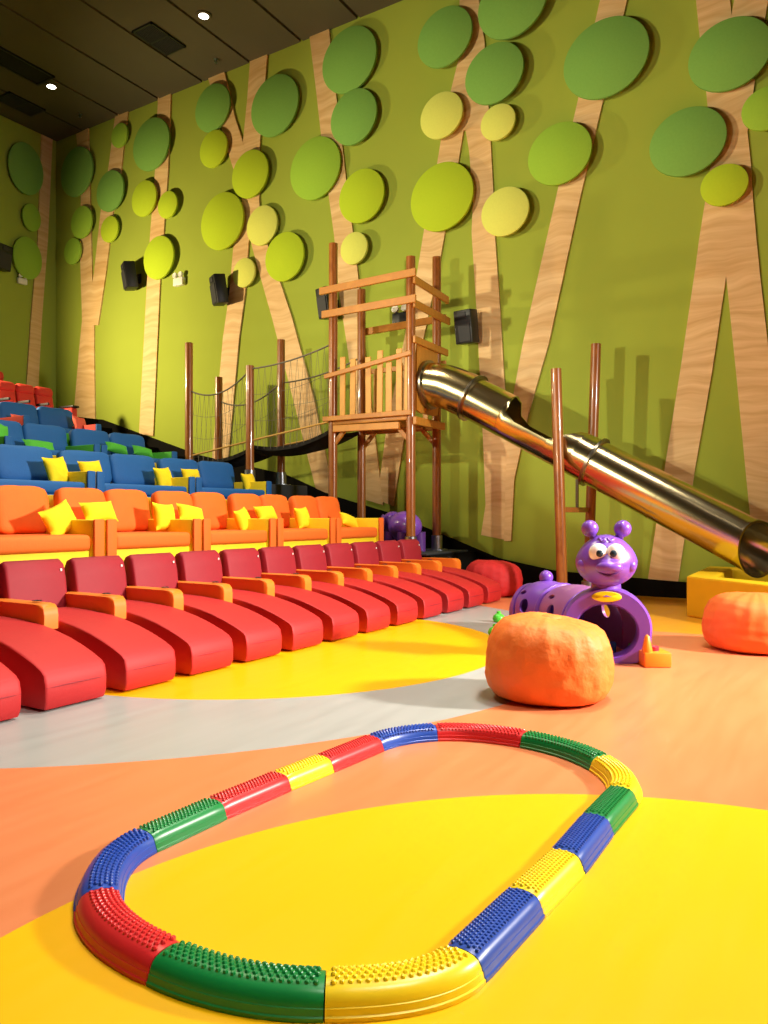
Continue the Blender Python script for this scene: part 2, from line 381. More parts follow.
tree('wide forked trunk at the right edge with two spreading legs', [
    ('branch', [(734.5, -25, 769, -25), (734, 0, 768, 0), (729, 30, 763, 30), (724, 60, 759, 60)]),
    ('trunk', [(693, -25, 729, -25), (696, 0, 730, 0), (702, 60, 735, 50), (706, 90, 755, 80), (711, 140, 747.5, 132), (711, 163, 751, 165), (705, 202, 753, 200), (699, 240, 756.5, 240), (694.5, 275, 760, 275)]),
    ('leg', [(695, 270, 727, 270), (680, 372, 712, 372), (665, 466, 694, 474), (647, 585, 677, 588)]),
    ('leg', [(725.5, 270, 759.5, 270), (736, 372, 771, 372), (749, 506, 784, 506), (760, 600, 795, 606)])])

def leaf(cx, top, bot, tone, label, back=False, group='leaf discs on the walls'):
    cy = (top+bot)/2; off = (.095 if cx < 420 else .15)+.02*((int(cx*3+top)) % 3)/2
    cx -= 0 if back else 2
    p = on_y(cx, cy, BY-off) if back else on_x(cx, cy, WX-off)
    r = (bot-top)/2*depth(p)/FL
    loc = Vector((p.x, BY, p.z)) if back else Vector((WX, p.y, p.z))
    t = thing('leaf_disc', label, 'leaf disc', loc, PI/2 if back else 0, group)
    t.scale.y = .74 if back else 1+.08*max(0, min(1, (cx-350)/260))
    mt = RY(-PI/2)                                       # +z -> -x
    b = MB(); th = .045
    b.lathe([(r-.008, off-th), (r, off-th+.006), (r, off-.006), (r-.008, off)], 56, mt); b.build('felt_face', M['leaf%d' % tone], t)
    b = MB(); b.lathe([(r*.35, .001), (r*.35, off-th)], 20, mt); b.build('spacer', M['blk'], t)
# back wall
leaf(26.5, 143, 194, 0, 'dark green leaf disc highest on the back wall', True)
leaf(32, 204, 231, 1, 'smallest leaf disc on the back wall, between two larger ones', True)
leaf(28, 237, 279, 1, 'lowest leaf disc on the back wall, left of its trunk', True)
for a in [
    (78, 147, 196, 0, 'dark green leaf disc just right of the room corner'),
    (83, 206, 238, 1, 'green leaf disc under the dark disc beside the room corner'),
    (74, 238, 264, 1, 'small lowest leaf disc beside the room corner'),
    (121, 123, 147, 1, 'small green leaf disc touching the ceiling near the far corner'),
    (111.5, 170.5, 211, 0, 'green leaf disc at mid height on the second corner trunk'),
    (111, 216, 242, 2, 'small lime leaf disc under the green one on the second corner trunk'),
    (152.5, 118, 170, 0, 'large green leaf disc at the top of the single straight trunk'),
    (145.5, 180.5, 216, 2, 'lime leaf disc left of the single straight trunk'),
    (169, 191, 218, 2, 'small lime leaf disc right of the single straight trunk'),
    (160, 236, 279, 2, 'lime leaf disc above the left wall speaker and the white wall fixture'),
    (214, 84, 131, 0, 'green leaf disc at the left top of the crossing trunks'),
    (215, 130, 167, 2, 'yellow-green leaf disc left of the fork of the crossing trunks'),
    (276, 75, 135.5, 0, 'large green leaf disc at the right top of the crossing trunks'),
    (251.5, 150, 197.5, 2, 'lime leaf disc covering the joint of the crossing trunks'),
    (223.5, 192.5, 249.5, 2, 'large lime leaf disc left of the crossing trunks'),
    (263.5, 205.5, 245, 3, 'pale lime leaf disc at the centre of the crossing trunks'),
    (286, 232, 281, 2, 'lime leaf disc on the right leg of the crossing trunks'),
    (245.5, 258, 287, 3, 'small pale leaf disc beside the middle wall speaker'),
    (350.5, 27, 92, 0, 'large green leaf disc topmost on the leaning trunk'),
    (355, 89, 144, 0, 'green leaf disc second from the top on the leaning trunk'),
    (316.5, 137, 199, 1, 'large mid green leaf disc left of the leaning trunk'),
    (363, 169, 222.5, 2, 'lime green leaf disc right of the leaning trunk'),
    (355.5, 232, 264, 3, 'small pale leaf disc just above the left tower post'),
    (446, 7, 66, 0, 'dark green leaf disc left of the tall split trunk near the ceiling'),
    (513.5, -33, 37, 0, 'dark green leaf disc cut by the top edge of the picture'),
    (495.5, 43, 103, 0, 'green leaf disc right of the tall split trunk'),
    (443, 92, 138, 3, 'pale lime leaf disc at the split of the tall trunk, left side'),
    (499.5, 104, 139.5, 3, 'small pale leaf disc at the split of the tall trunk, right side'),
    (443, 162.5, 230.5, 2, 'large bright green leaf disc above the play tower'),
    (506.5, 187, 235.5, 3, 'pale lime leaf disc right of the tall split trunk'),
    (561, 122.5, 184, 1, 'bright green leaf disc on the long slanting trunk'),
    (607, 18, 97, 0, 'very large dark green leaf disc on the long slanting trunk'),
    (689, 107.5, 175, 0, 'large dark green leaf disc left of the wide forked trunk'),
    (731, 18, 89.5, 0, 'large dark green leaf disc over the top of the wide forked trunk'),
    (726, 164, 205, 2, 'small lime leaf disc low on the wide forked trunk'),
    (769, 86, 129.5, 1, 'mid green leaf disc cut by the right edge of the picture')]:
    leaf(*a)

# wall speakers
def speaker(px, py, w, h, label, back=False, yaw=-.5):
    p = on_y(px, py, BY-.22) if back else on_x(px, py, WX-.22)
    loc = Vector((p.x, BY, p.z)) if back else Vector((WX, p.y, p.z))
    t = thing('wall_speaker', label, 'speaker', loc, PI/2 if back else 0, 'wall speakers')
    m = T((-.22, 0, 0)) @ RZ(yaw if not back else .2) @ RY(-.16)
    b = MB(); b.box((-.10, -w/2, -h/2), (.10, w/2, h/2), .015, 2, m); b.build('cabinet', M['blk'], t)
    b = MB(); b.box((-.115, -w/2+.02, -h/2+.02), (-.1005, w/2-.02, h*.2), .006, 1, m); b.build('grille', M['grille'], t)
    b = MB(); b.box((-.112, -w*.22, h*.27), (-.1005, w*.22, h*.43), .004, 1, m)
    b.build('horn', M['grille'], t)
    b = MB(); b.box((-.14, -.03, -.05), (0, .03, .05), .008, 1); b.box((-.02, -.07, -.09), (-.001, .07, .09), .004, 1); b.build('bracket', M['blk'], t)
speaker(129.5, 276, .30, .47, 'black wall speaker left of the single straight trunk')
speaker(219, 290, .28, .48, 'black wall speaker on the left leg of the crossing trunks')
speaker(327, 303, .26, .46, 'black wall speaker partly hidden by the left tower post', yaw=-.3)
speaker(466.5, 327, .27, .45, 'black wall speaker right of the tower above the slide', yaw=-.1)
speaker(1, 257, .34, .46, 'black speaker on the back wall at the left edge', True)
def fixture(px, py, m1, label, back=False, s=1.0):
    p = on_y(px, py, BY-.1) if back else on_x(px, py, WX-.1)
    loc = Vector((p.x, BY, p.z)) if back else Vector((WX, p.y, p.z))
    t = thing('emergency_light', label, 'wall light', loc, PI/2 if back else 0)
    b = MB(); b.box((-.09*s, -.12*s, -.09*s), (-.001, .12*s, .05*s), .015); b.build('housing', m1, t)
    for sx in (-1, 1):
        b = MB(); b.lathe([(.02*s, 0), (.045*s, .01*s), (.05*s, .05*s), (.045*s, .055*s), (.01*s, .045*s)], 18, T((-.05*s, sx*.07*s, .09*s)) @ RY(-1.4)); b.build('lamp_head', M['white'], t)
    return t
fixture(177, 280, M['white'], 'small white twin-head light on the wall beside the left speaker')
fixture(400, 316, M['blk'], 'black twin-head wall light seen between the tower rails', s=1.15)
fixture(24, 280, M['white'], 'small white light on the back wall under the lowest disc', True, s=.8)

# ================================================================ RECLINERS
def make_recliner():
    t = thing('recliner', '', 'recliner')
    pr = [(0.012, .012), (-.006, .05), (-.008, .13), (.004, .185), (.03, .21), (.10, .243), (.2, .28), (.31, .313), (.45, .345), (.58, .365), (.75, .38), (.9, .386), (1.02, .386), (1.02, .012)]
    rings = []
    for x, k in ((-.004, .955), (0, .985), (.012, 1.0), (.35, 1.0), (.362, .985), (.366, .955)):
        cy, cz = .5, .18
        rings.append([Vector((x, cy+(a-cy)*(1 if k == 1 else 1-(1-k)*.25), max(.01, cz+(b-cz)*k))) for a, b in pr])
    b = MB(); b.loft(rings); b.build('chaise', M['red'], t, 45)
    b = MB(); b.tube([(.0, -.004, .125), (.18, -.011, .127), (.362, -.004, .125)], .0035, 6); b.build('seam', M['crim'], t)
    # head cushion leaning back
    hp = [(-.06, -.02), (.075, -.03), (.095, .05), (.09, .16), (.07, .27), (.03, .325), (-.02, .335), (-.055, .30), (-.065, .2)]
    mt = T((.18, 1.10, .37)) @ RX(-.16)
    rings = []
    for x, k in ((-.215, .86), (-.208, .95), (-.195, 1), (.195, 1), (.208, .95), (.215, .86)):
        rings.append([Vector((x, .015+(a-.015)*k, .15+(b_-.15)*k)) for a, b_ in hp])
    b = MB(); b.loft(rings); 
    for i in range(len(b.v)): b.v[i] = mt @ b.v[i]
    b.build('headrest', M['crim'], t, 50)
    b = MB(); b.box((.17, -.068, .245), (.182, -.062, .262), 0, 1, mt @ T((0, 0, 0))); b.build('brand_tab', M['white'], t)
    b = MB()
    # armrest: rounded front end
    ap = [(.565, .335), (.563, .42), (.572, .458), (.595, .478), (.63, .484), (1.12, .484), (1.12, .335)]
    rings = [[Vector((x, .85+(a-.85)*k, .41+(z-.42)*k)) for a, z in ap] for x, k in ((.372, .95), (.38, 1), (.472, 1), (.48, .95))]
    b.loft(rings); b.build('armrest', M['oarm'], t, 40)
    b = MB(); b.lathe([(.028, 0), (.028, .004), (.02, .004), (.018, .001)], 16, T((.426, .70, .484))); b.build('cup_ring', M['blk'], t)
    b = MB(); b.box((.385, .72, .01), (.466, 1.1, .335)); b.build('arm_support', M['crim'], t)
    return t
ordn = ['', 'second', 'third', 'fourth', 'fifth', 'sixth', 'seventh', 'eighth', 'ninth', 'tenth', 'eleventh', 'twelfth', 'thirteenth']
rec0 = make_recliner()
for k in range(13):
    i = 11-k; o = rec0 if k == 0 else dup(rec0)
    o.location = (2.38+.5*i, 3.46, 0)
    where = 'last in the row, beside the red bean bag' if k == 0 else ('cut off by the left edge of the picture' if k == 12 else 'the %s one counted from the red bean bag end' % ordn[k])
    tag(o, 'red chaise recliner with orange armrest, '+where, 'recliner', 'red recliners in the front row')

# ================================================================ SOFAS
def sofa(w, frame, pad, seat, front, backc, edge):
    t = thing('sofa', '', 'sofa'); a = .105
    b = MB(); b.box((a-.01, .03, .05), (w-a+.01, .8, .217), .008); b.build('base', M[frame], t)
    b = MB(); b.box((a+.004, -.005, .217), (w-a-.004, .66, .345), .035, 3); b.build('seat_cushion', M[seat], t)
    for x0 in (0, w-a):
        b = MB(); b.box((x0+.002, .0, .03), (x0+a-.002, .8, .462), .012); am = b.build('arm', M[pad], t)
        b = MB(); b.box((x0+.004, -.028, .03), (x0+a-.004, .0, .466), .012); b.build('front_pad', M[front], am)
    mt = T((0, .70, .05)) @ RX(-.12)
    b = MB(); b.box((.004, .03, 0), (w-.004, .12, .635), .02, 2, mt); b.build('back_frame', M[edge], t)
    cw = (w-.06)/2
    for k in range(2):
        n = 10; m2 = T((.03+cw*(k+.5), .665, .54)) @ RX(-.2)
        b = MB(); vs = []
        bb = bmesh.new(); bmesh.ops.create_cube(bb, size=1); bmesh.ops.subdivide_edges(bb, edges=bb.edges[:], cuts=7, use_grid_fill=True)
        for v in bb.verts:
            x, yy, z = v.co*2
            q = (abs(x)**6+abs(z)**6+abs(yy)**4)**(1/6.); q = max(q, 1)
            x, yy, z = x/q, yy/q, z/q
            puff = 1+.25*(1-x*x)*(1-z*z)
            wr = .012*noise.noise((x*2+k*5+w*7, z*2.5, yy))
            v.co = Vector((x*(cw/2-.004), yy*.062*puff+wr, z*.2+.008*noise.noise((x*2+k*3, w*3, 1.3))))
        b.bm(bb, m2); b.build('back_cushion', M[backc], t, 60)
    for x in (.06, w-.06):
        for y0 in (.08, .7):
            b = MB(); b.lathe([(.02, .0), (.026, .05)], 10, T((x, y0, .0))); b.build('foot', M['blk'], t)
    return t
def cushion(p, w, h, t, m, rx=-.35, rz=0, ry=0, label='', group=None, name='throw_pillow'):
    b = MB(); b.pillow(w, h, t, RZ(rz) @ RX(rx) @ RY(ry)); o = b.build(name, M[m], None, 70, loc=p)
    tag(o, label, 'pillow', group); return o
s0 = sofa(1.05, 'yellow', 'yellow', 'orange', 'orange', 'orange', 'yellow')
onames = ['at the left edge of the picture', 'second from the left', 'in the middle of its row', 'second from the tower end', 'at the right end beside the tower']
for k in range(5):
    o = s0 if k == 0 else dup(s0); o.location = (8.3-1.066*(5-k), 5.1, .5)
    tag(o, 'orange sofa with yellow frame behind the red recliners, '+onames[k], 'sofa', 'orange and yellow sofas')
sb = sofa(1.43, 'blue', 'yellow', 'blue', 'blue', 'blue', 'yellow')
bn = ['at the left edge', 'in the middle', 'at the stair end']
for k in range(3):
    o = sb if k == 0 else dup(sb); o.location = (8.18-1.44*(3-k), 6.85, 1.0)
    tag(o, 'blue sofa with yellow arms directly behind the orange sofas, '+bn[k], 'sofa', 'blue sofas with yellow arms')
sg = sofa(1.36, 'blue', 'green', 'blue', 'blue', 'blue', 'green')
for k in range(2):
    o = sg if k == 0 else dup(sg); o.location = (8.1-1.37*(2-k), 8.6, 1.48)
    tag(o, 'blue sofa with green arms in the second blue row, '+['nearer the left edge', 'at the stair end'][k], 'sofa', 'blue sofas with green arms')
sr = sofa(1.36, 'blue', 'redseat', 'blue', 'blue', 'blue', 'redseat'); sr.location = (6.75, 10.35, 2.0)
tag(sr, 'blue sofa with red arms in the highest blue row below the red seats', 'sofa')

# pillows: (row front y, tier z)
def pil(px, py, y, w, h, m, rx, rz, ry, label, group, t=.13):
    return cushion(on_y(px, py, y), w, h, t, m, rx, rz, ry, label, group)
G1 = 'yellow pillows on the orange sofas'
pil(60, 520, 5.42, .34, .26, 'ypil', -.3, .15, -.35, 'slanted yellow pillow on the leftmost orange sofa', G1)
pil(99, 512, 5.5, .34, .20, 'ypil', -.45, 0, -.06, 'yellow pillow at the left end of the second orange sofa', G1)
pil(164.5, 517, 5.45, .27, .27, 'ypil', -.25, .1, .07, 'square yellow pillow at the right end of the second orange sofa', G1)
pil(191, 514.5, 5.5, .32, .20, 'ypil', -.5, 0, .2, 'yellow pillow at the left end of the middle orange sofa', G1)
pil(243, 520, 5.45, .26, .25, 'ypil', -.3, .25, -.2, 'yellow pillow at the right end of the middle orange sofa', G1)
pil(266, 513.5, 5.5, .32, .19, 'ypil', -.5, 0, -.05, 'yellow pillow at the left end of the fourth orange sofa', G1)
pil(302.5, 518, 5.45, .26, .26, 'ypil', -.25, .1, -.06, 'yellow pillow at the right end of the fourth orange sofa', G1)
pil(349, 521, 5.42, .34, .18, 'ypil', -.5, .1, .3, 'yellow pillow lying in the orange sofa beside the tower', G1)
G2 = 'yellow pillows on the blue sofas'
pil(57, 471, 7.2, .30, .32, 'ypil', -.3, .15, -.1, 'yellow pillow left of the first pair of blue front pads', G2)
pil(91, 469, 7.25, .30, .20, 'ypil', -.35, 0, -.1, 'yellow pillow above the first pair of blue front pads', G2)
pil(164, 478.5, 7.2, .28, .29, 'ypil', -.3, .1, -.08, 'yellow pillow left of the second pair of blue front pads', G2)
pil(191, 475, 7.25, .30, .17, 'ypil', -.35, 0, -.03, 'yellow pillow above the second pair of blue front pads', G2)
pil(249, 482, 7.2, .27, .26, 'ypil', -.3, .1, -.06, 'yellow pillow at the stair end of the blue sofa in front of a bridge post', G2)
G3 = 'green pillows on the blue sofas'
pil(40, 447, 8.95, .44, .2, 'green', -.6, 0, .05, 'green pillow left of the green upright frame edge', G3)
pil(0, 437, 8.9, .24, .42, 'green', -.3, .3, .35, 'green pillow tilted at the left edge of the picture', G3)
pil(117, 448.5, 9.0, .36, .16, 'green', -.6, 0, .2, 'green pillow right of the green and blue arm stripes', G3)
pil(143, 452, 9.0, .36, .17, 'green', -.6, 0, .2, 'green pillow at the stair end of the second blue row', G3)
cushion(on_y(80, 425, 10.75), .3, .3, .12, 'pink', -.3, .3, .1, 'coral red pillow at the stair end of the highest blue sofa', None)
cushion(on_y(19, 419, 10.8), .26, .12, .1, 'pink', -.4, 0, .1, 'coral red pillow at the left end of the highest blue sofa', None)

# red theatre seats at the very back
def make_seat(w=.345):
    t = thing('theatre_seat', '', 'theatre seat')
    b = MB(); b.box((.03, .0, .27), (w-.03, .32, .36), .03, 3); b.build('seat', M['redseat'], t)
    b = MB(); b.box((.012, -.04, 0), (w-.012, .05, .30), .03, 3, T((0, .36, .33)) @ RX(-.22)); b.build('backrest', M['redseat'], t)
    b = MB(); b.box((.0, -.075, 0), (w, .07, .18), .07, 5, T((0, .42, .585)) @ RX(-.15)); b.build('headrest', M['redseat'], t)
    b = MB(); b.box((-.02, .02, .40), (.02, .34, .445), .012, 2); b.build('armrest', M['grille'], t)
    b = MB(); b.box((.06, .12, 0), (w-.06, .24, .27), .01); b.build('pedestal', M['blk'], t)
    return t
st = make_seat()
sn = ['nearest the stair in the lower back row', 'second from the stair in the lower back row', 'third from the stair in the lower back row']
for k in range(3):
    o = st if k == 0 else dup(st); o.location = (8.335-.35*(k+1), 11.5, 2.45)
    tag(o, 'red theatre seat with padded head, '+sn[k], 'theatre seat', 'red theatre seats at the back')
o = dup(st); o.location = (7.86, 12.75, 2.85); tag(o, 'red theatre seat in the topmost back row at the left edge', 'theatre seat', 'red theatre seats at the back')
t = thing('seat_end_panel', 'red padded seat arm with black top at the stair end of the back row', 'seat arm', (8.345, 11.42, 2.45))
b = MB(); b.box((0, 0, 0), (.13, .32, .40), .03, 3); b.build('pad', M['redseat'], t)
b = MB(); b.box((-.008, -.04, .4), (.138, .34, .44), .015, 2); b.build('cap', M['blk'], t)

# ================================================================ PLAY TOWER
XA, XB, YA, YB, DZ = 8.40, 9.11, 4.75, 5.96, 2.24
org = Vector((8.755, 5.35, .5))
tw = thing('play_tower', 'timber play tower on round posts with slatted deck above the stair', 'play tower', org)
def post(parent, a, b_, name='post', r=.06, o=org):
    m = MB(o); m.tube([a, b_], r, 18); p = m.build(name, M['post'], parent, 50)
    a = Vector(a); m = MB(o); m.lathe([(.15, 0), (.15, .018), (.08, .02), (.078, .2), (.07, .205)], 20, T(a)); m.build('foot', M['galv'], p)
    return p
post(tw, (XA, YB, .525), (XA, YB-.01, 4.66)); post(tw, (XA, YA, .525), (XA, YA, 4.27))
post(tw, (XB, YB, .525), (XB, YB, 4.22)); post(tw, (XB, YA, .525), (XB, YA, 4.47))
m = MB(org); m.box((XA-.05, YA-.03, DZ-.035), (XB+.05, YB+.03, DZ+.02), .006)
m.build('deck', M['rail'], tw)
def bar(nm, a, b_, w, h, mt='rail'):
    m = MB(org); m.bar(a, b_, w, h, .006); return m.build(nm, M[mt], tw, smooth=False)
fx = XA-.08
bar('rail', (fx, YA-.12, 4.04), (fx, YB+.16, 4.04-.02), .035, .10); bar('rail', (fx, YA-.12, 3.71), (fx, YB+.12, 3.70), .035, .10)
bar('rail', (fx, YA-.05, 3.04), (fx, YB+.08, 2.86), .035, .06)
bar('beam', (fx, YA-.05, DZ+.05), (fx, YB+.1, DZ+.05), .045, .065); bar('beam', (fx+.03, YA+.14, DZ-.10), (fx+.03, YB-.05, DZ-.085), .05, .09)
sy = YA-.08
bar('rail', (XA-.06, sy, 3.96), (XB+.18, sy, 3.92), .035, .10); bar('rail', (XA-.06, sy, 3.66), (XB+.22, sy, 3.64), .035, .10)
bar('rail', (XA-.06, sy, 3.21), (XB+.16, sy, 3.20), .035, .09); bar('beam', (XA-.05, sy, DZ-.05), (XB+.05, sy, DZ-.05), .045, .10)
bar('rail', (XB+.08, YA-.1, 3.66), (XB+.08, YB+.1, 3.63), .035, .10); bar('rail', (XB+.08, YA-.1, 3.05), (XB+.08, YB+.1, 3.05), .035, .07)
bar('beam', (XB+.08, YA-.08, DZ-.04), (XB+.08, YB+.08, DZ-.04), .045, .1)
for px, tz in ((342.5, 357), (352.5, 359), (368.5, 357), (379.5, 350.5), (389, 362), (399, 348.5), (407, 352)):
    p = on_x(px, tz, XA-.045); z1 = p.z
    m = MB(org); m.bar((XA-.045, p.y, DZ+.02), (XA-.045, p.y+random.uniform(-.015, .015), z1), .085, .022, .006, up=(1, 0, 0))
    for i in range(len(m.v)): pass
    m.build('slat', M['slat'], tw, smooth=False)
for k in range(5):
    yy = YA+.2+k*.2
    m = MB(org); m.box((XB+.045, yy-.04, DZ+.02), (XB+.065, yy+.04, 3.0+.06*((k*7) % 3)), .005); m.build('slat', M['slat'], tw, smooth=False)
for (x, y, sx, s2) in ((XA, YA, 0, 1), (XA, YB, 0, -1), (XB, YA, 0, 1), (XB, YB, 0, -1)):
    m = MB(org); m.bar((x, y+s2*.03, DZ-.28), (x, y+s2*.24, DZ-.06), .04, .06, .005); m.build('brace', M['rail'], tw, smooth=False)
# board around the tube mouth
m = MB(org); TM = (8.755, YA-.02, 2.69)
ring = []; n = 32
for j in range(n):
    a = 2*PI*(j+.5)/n; c, s_ = math.cos(a), math.sin(a); q = 1/max(abs(c)/.29, abs(s_)/(.5 if s_ > 0 else .38)); ring.append((c*q, s_*q))
vs = []; fs = []
for yy in (sy+.025, sy+.05):
    for j in range(n): vs.append((TM[0]+ring[j][0], yy, TM[2]+ring[j][1]))
    for j in range(n):
        a = 2*PI*(j+.5)/n; vs.append((TM[0]+.27*math.cos(a), yy, TM[2]+.27*math.sin(a)))
for j in range(n):
    k = (j+1) % n
    fs += [(j, k, n+k, n+j), (2*n+k, 2*n+j, 3*n+j, 3*n+k), (j, 2*n+j, 2*n+k, k), (n+k, 3*n+k, 3*n+j, n+j)]
m.add(vs, fs); m.build('tube_panel', M['rail'], tw, smooth=False)
m = MB(); m.box((8.25, 4.44, .5), (9.45, 6.0, .525), .008); tag(m.build('base_plate', M['plate']), 'dark slate plate under the feet of the play tower', 'base plate')

# ================================================================ ROPE BRIDGE
ob = Vector((8.755, 7.43, 1.45))
rb = thing('rope_bridge', 'rope bridge with brown posts and sagging black net leading to the tower', 'rope bridge', ob)
P = [(XA, 7.43, 1.45, 3.165), (XB, 7.43, 1.45, 3.68), (XA, 8.66, 1.48, 3.64), (XB, 8.72, 1.48, 3.23)]
for (x, y, z0, z1) in P: post(rb, (x, y, z0), (x, y, z1), o=ob)
def sagline(a, b_, s, n=14):
    a, b_ = Vector(a), Vector(b_); return [a.lerp(b_, i/n)-Vector((0, 0, 4*s*(i/n)*(1-i/n))) for i in range(n+1)]
def ropeo(pts, nm='handrail_rope', m='rope', r=.012):
    b = MB(ob); b.tube(pts, r, 8); b.build(nm, M[m], rb, 60)
hA = sagline((XA, 5.98, 3.31), (XA, 7.38, 3.12), .05); hA2 = sagline((XA, 7.48, 3.07), (XA, 8.62, 2.90), .17)
hB = sagline((XB, 5.98, 3.25), (XB, 7.38, 3.02), .06); hB2 = sagline((XB, 7.48, 3.0), (XB, 8.70, 2.84), .17)
for h in (hA, hA2, hB, hB2): ropeo(h)
ropeo([(XA, 5.96, 2.27), (XA, 7.43, 2.075), (XA, 8.66, 1.90)], 'foot_rope', 'trope', .014)
ropeo([(XB, 5.96, 2.24), (XB, 7.43, 2.06), (XB, 8.72, 1.88)], 'foot_rope', 'trope', .014)
d1 = sagline((0, 5.98, 2.16), (0, 7.40, 1.98), .11, 16); d2 = sagline((0, 7.46, 1.96), (0, 8.66, 1.84), .09, 14)
for d in (d1, d2):
    b = MB(ob); rings = []
    for p in d:
        w = .30
        cs = [(8.755-w, .035), (8.755-w*.5, .0), (8.755, -.02), (8.755+w*.5, .0), (8.755+w, .035), (8.755+w, -.02), (8.755, -.085), (8.755-w, -.02)]
        rings.append([Vector((x, p.y, p.z+dz)) for x, dz in cs])
    b.loft(rings); b.build('deck_net', M['net'], rb, 60)
for X, hs in ((XA, (hA, hA2)), (XB, (hB, hB2))):
    b = MB(ob)
    for h, d in zip(hs, (d1, d2)):
        n = 12
        def at(L, f):
            k = f*(len(L)-1); i = min(int(k), len(L)-2); return L[i].lerp(L[i+1], k-i)
        for i in range(n):
            for s_ in (0, 1):
                f0, f1 = (i+s_*1.0)/n, (i+1-s_*1.0)/n
                a = at(h, f0); c = at(d, f1); b.tube([(X, a.y, a.z), (X, c.y, c.z)], .0022, 5)
        for q in (.33, .66):
            b.tube([(X, at(h, k/8).y, at(h, k/8).z*(1-q)+at(d, k/8).z*q) for k in range(9)], .003, 5)
    b.build('side_net', M['rope'], rb, 60)

# ================================================================ STEEL TUBE SLIDE
SX = 8.755
osl = Vector((SX, 2.7, 0))
sl = thing('tube_slide', 'polished steel tube slide with an open middle section running down from the tower', 'slide', osl)
def tube_shell(path, R, h_of, nm, mt='steel', wall=.012, n=40):
    b = MB(osl); rings = []
    N = len(path)
    for i, (y, z) in enumerate(path):
        y0, z0 = path[max(i-1, 0)]; y1, z1 = path[min(i+1, N-1)]
        t = Vector((0, y1-y0, z1-z0)).normalized(); up = Vector((0, -t.z, t.y))
        if up.z < 0: up = -up
        h = h_of(i); out = []; inn = []
        for j in range(n+1):
            a = -h+2*h*j/n; dirv = Vector((1, 0, 0))*math.sin(a)-up*math.cos(a)
            c = Vector((SX, y, z)); out.append(c+dirv*R); inn.append(c+dirv*(R-wall))
        rings.append(out+inn[::-1])
    b.loft(rings); return b.build(nm, M[mt], sl, 45)
R = .268
Cn = (4.05, 2.47); En = (.84, .66)
def ax(y): f = (Cn[0]-y)/(Cn[0]-En[0]); return (y, Cn[1]+(En[1]-Cn[1])*f)
stub = [(YA-.04, 2.70), (4.58, 2.685), (4.42, 2.645), (4.3, 2.595), (4.18, 2.535), (4.05, 2.47)]
tube_shell(stub, R+.015, lambda i: PI, 'tube_section')
tube_shell([ax(4.05-.46*k/4) for k in range(5)], R, lambda i: PI, 'tube_section')
tr_y = [3.60, 3.57, 3.54, 3.4, 3.2, 3.0, 2.98, 2.9, 2.82, 2.76, 2.70]
tr_h = [PI*.98, PI*.8, PI*.58, PI*.5, PI*.5, PI*.5, PI*.52, PI*.62, PI*.74, PI*.86, PI*.98]
tube_shell([ax(v) for v in tr_y], R-.002, lambda i: tr_h[i], 'open_trough')
tube_shell([ax(2.70-.90*k/6) for k in range(7)], R, lambda i: PI, 'tube_section')
last = tube_shell([ax(1.8-.96*k/6) for k in range(7)], R, lambda i: PI, 'tube_section')
EC = Vector((0, ax(.84)[0], ax(.84)[1]))-Vector((0, osl.y, 0)); TA = Vector((0, Cn[0]-En[0], Cn[1]-En[1])).normalized()
def cutshift(p):                                         # the mouth is cut on a slant, opening towards the room
    q = p-EC; f = max(0, min(1, 1-q.dot(TA)/1.05)); radial = q-TA*q.dot(TA)
    return TA*(f*(-.03-.17*radial.x/R+.10*radial.z/R))
for v in last.data.vertices: v.co += cutshift(v.co)
def ring_at(y, r, w, nm='flange', m='rim', tilt=None):
    y_, z_ = ax(y); t = Vector((0, Cn[0]-En[0], Cn[1]-En[1])).normalized(); c = Vector((SX, y_, z_))
    b = MB(osl); rings = []
    q = t.to_track_quat('Z', 'Y').to_matrix().to_4x4()
    b.lathe([(R-.004, -w/2), (r, -w/2), (r, w/2), (R-.004, w/2), (R-.004, -w/2)], 40, T(c) @ q); return b.build(nm, M[m], sl, 30)
ring_at(4.05, R+.04, .03); ring_at(2.52, R+.035, .03); ring_at(1.8, R+.006, .03, 'seam_band', 'steel'); rim_o = ring_at(.845, R+.014, .02, 'exit_rim', 'steel')
for v in rim_o.data.vertices: v.co += cutshift(v.co)
b = MB(osl); b.lathe([(R+.01, -.02), (R+.05, -.02), (R+.05, .02), (R+.01, .02), (R+.01, -.02)], 40, T((SX, YA-.09, 2.69)) @ RX(PI/2)); b.build('mouth_collar', M['rim'], sl, 30)
post(sl, (XA, 2.775, 0), (XA, 2.854, 2.66), 'support_post', o=osl)
post(sl, (XB, 2.70, 0), (XB, 2.60, 3.05), 'support_post', o=osl)
b = MB(osl); b.bar((XA, 2.78, 1.06), (XB, 2.68, 1.06), .05, .06, .005); b.build('cross_bar', M['post'], sl, smooth=False)
b = MB(osl); b.bar((SX, 2.72, 1.06), (SX, 2.72, 1.43), .03, .03); b.build('strut', M['rim'], sl, smooth=False)

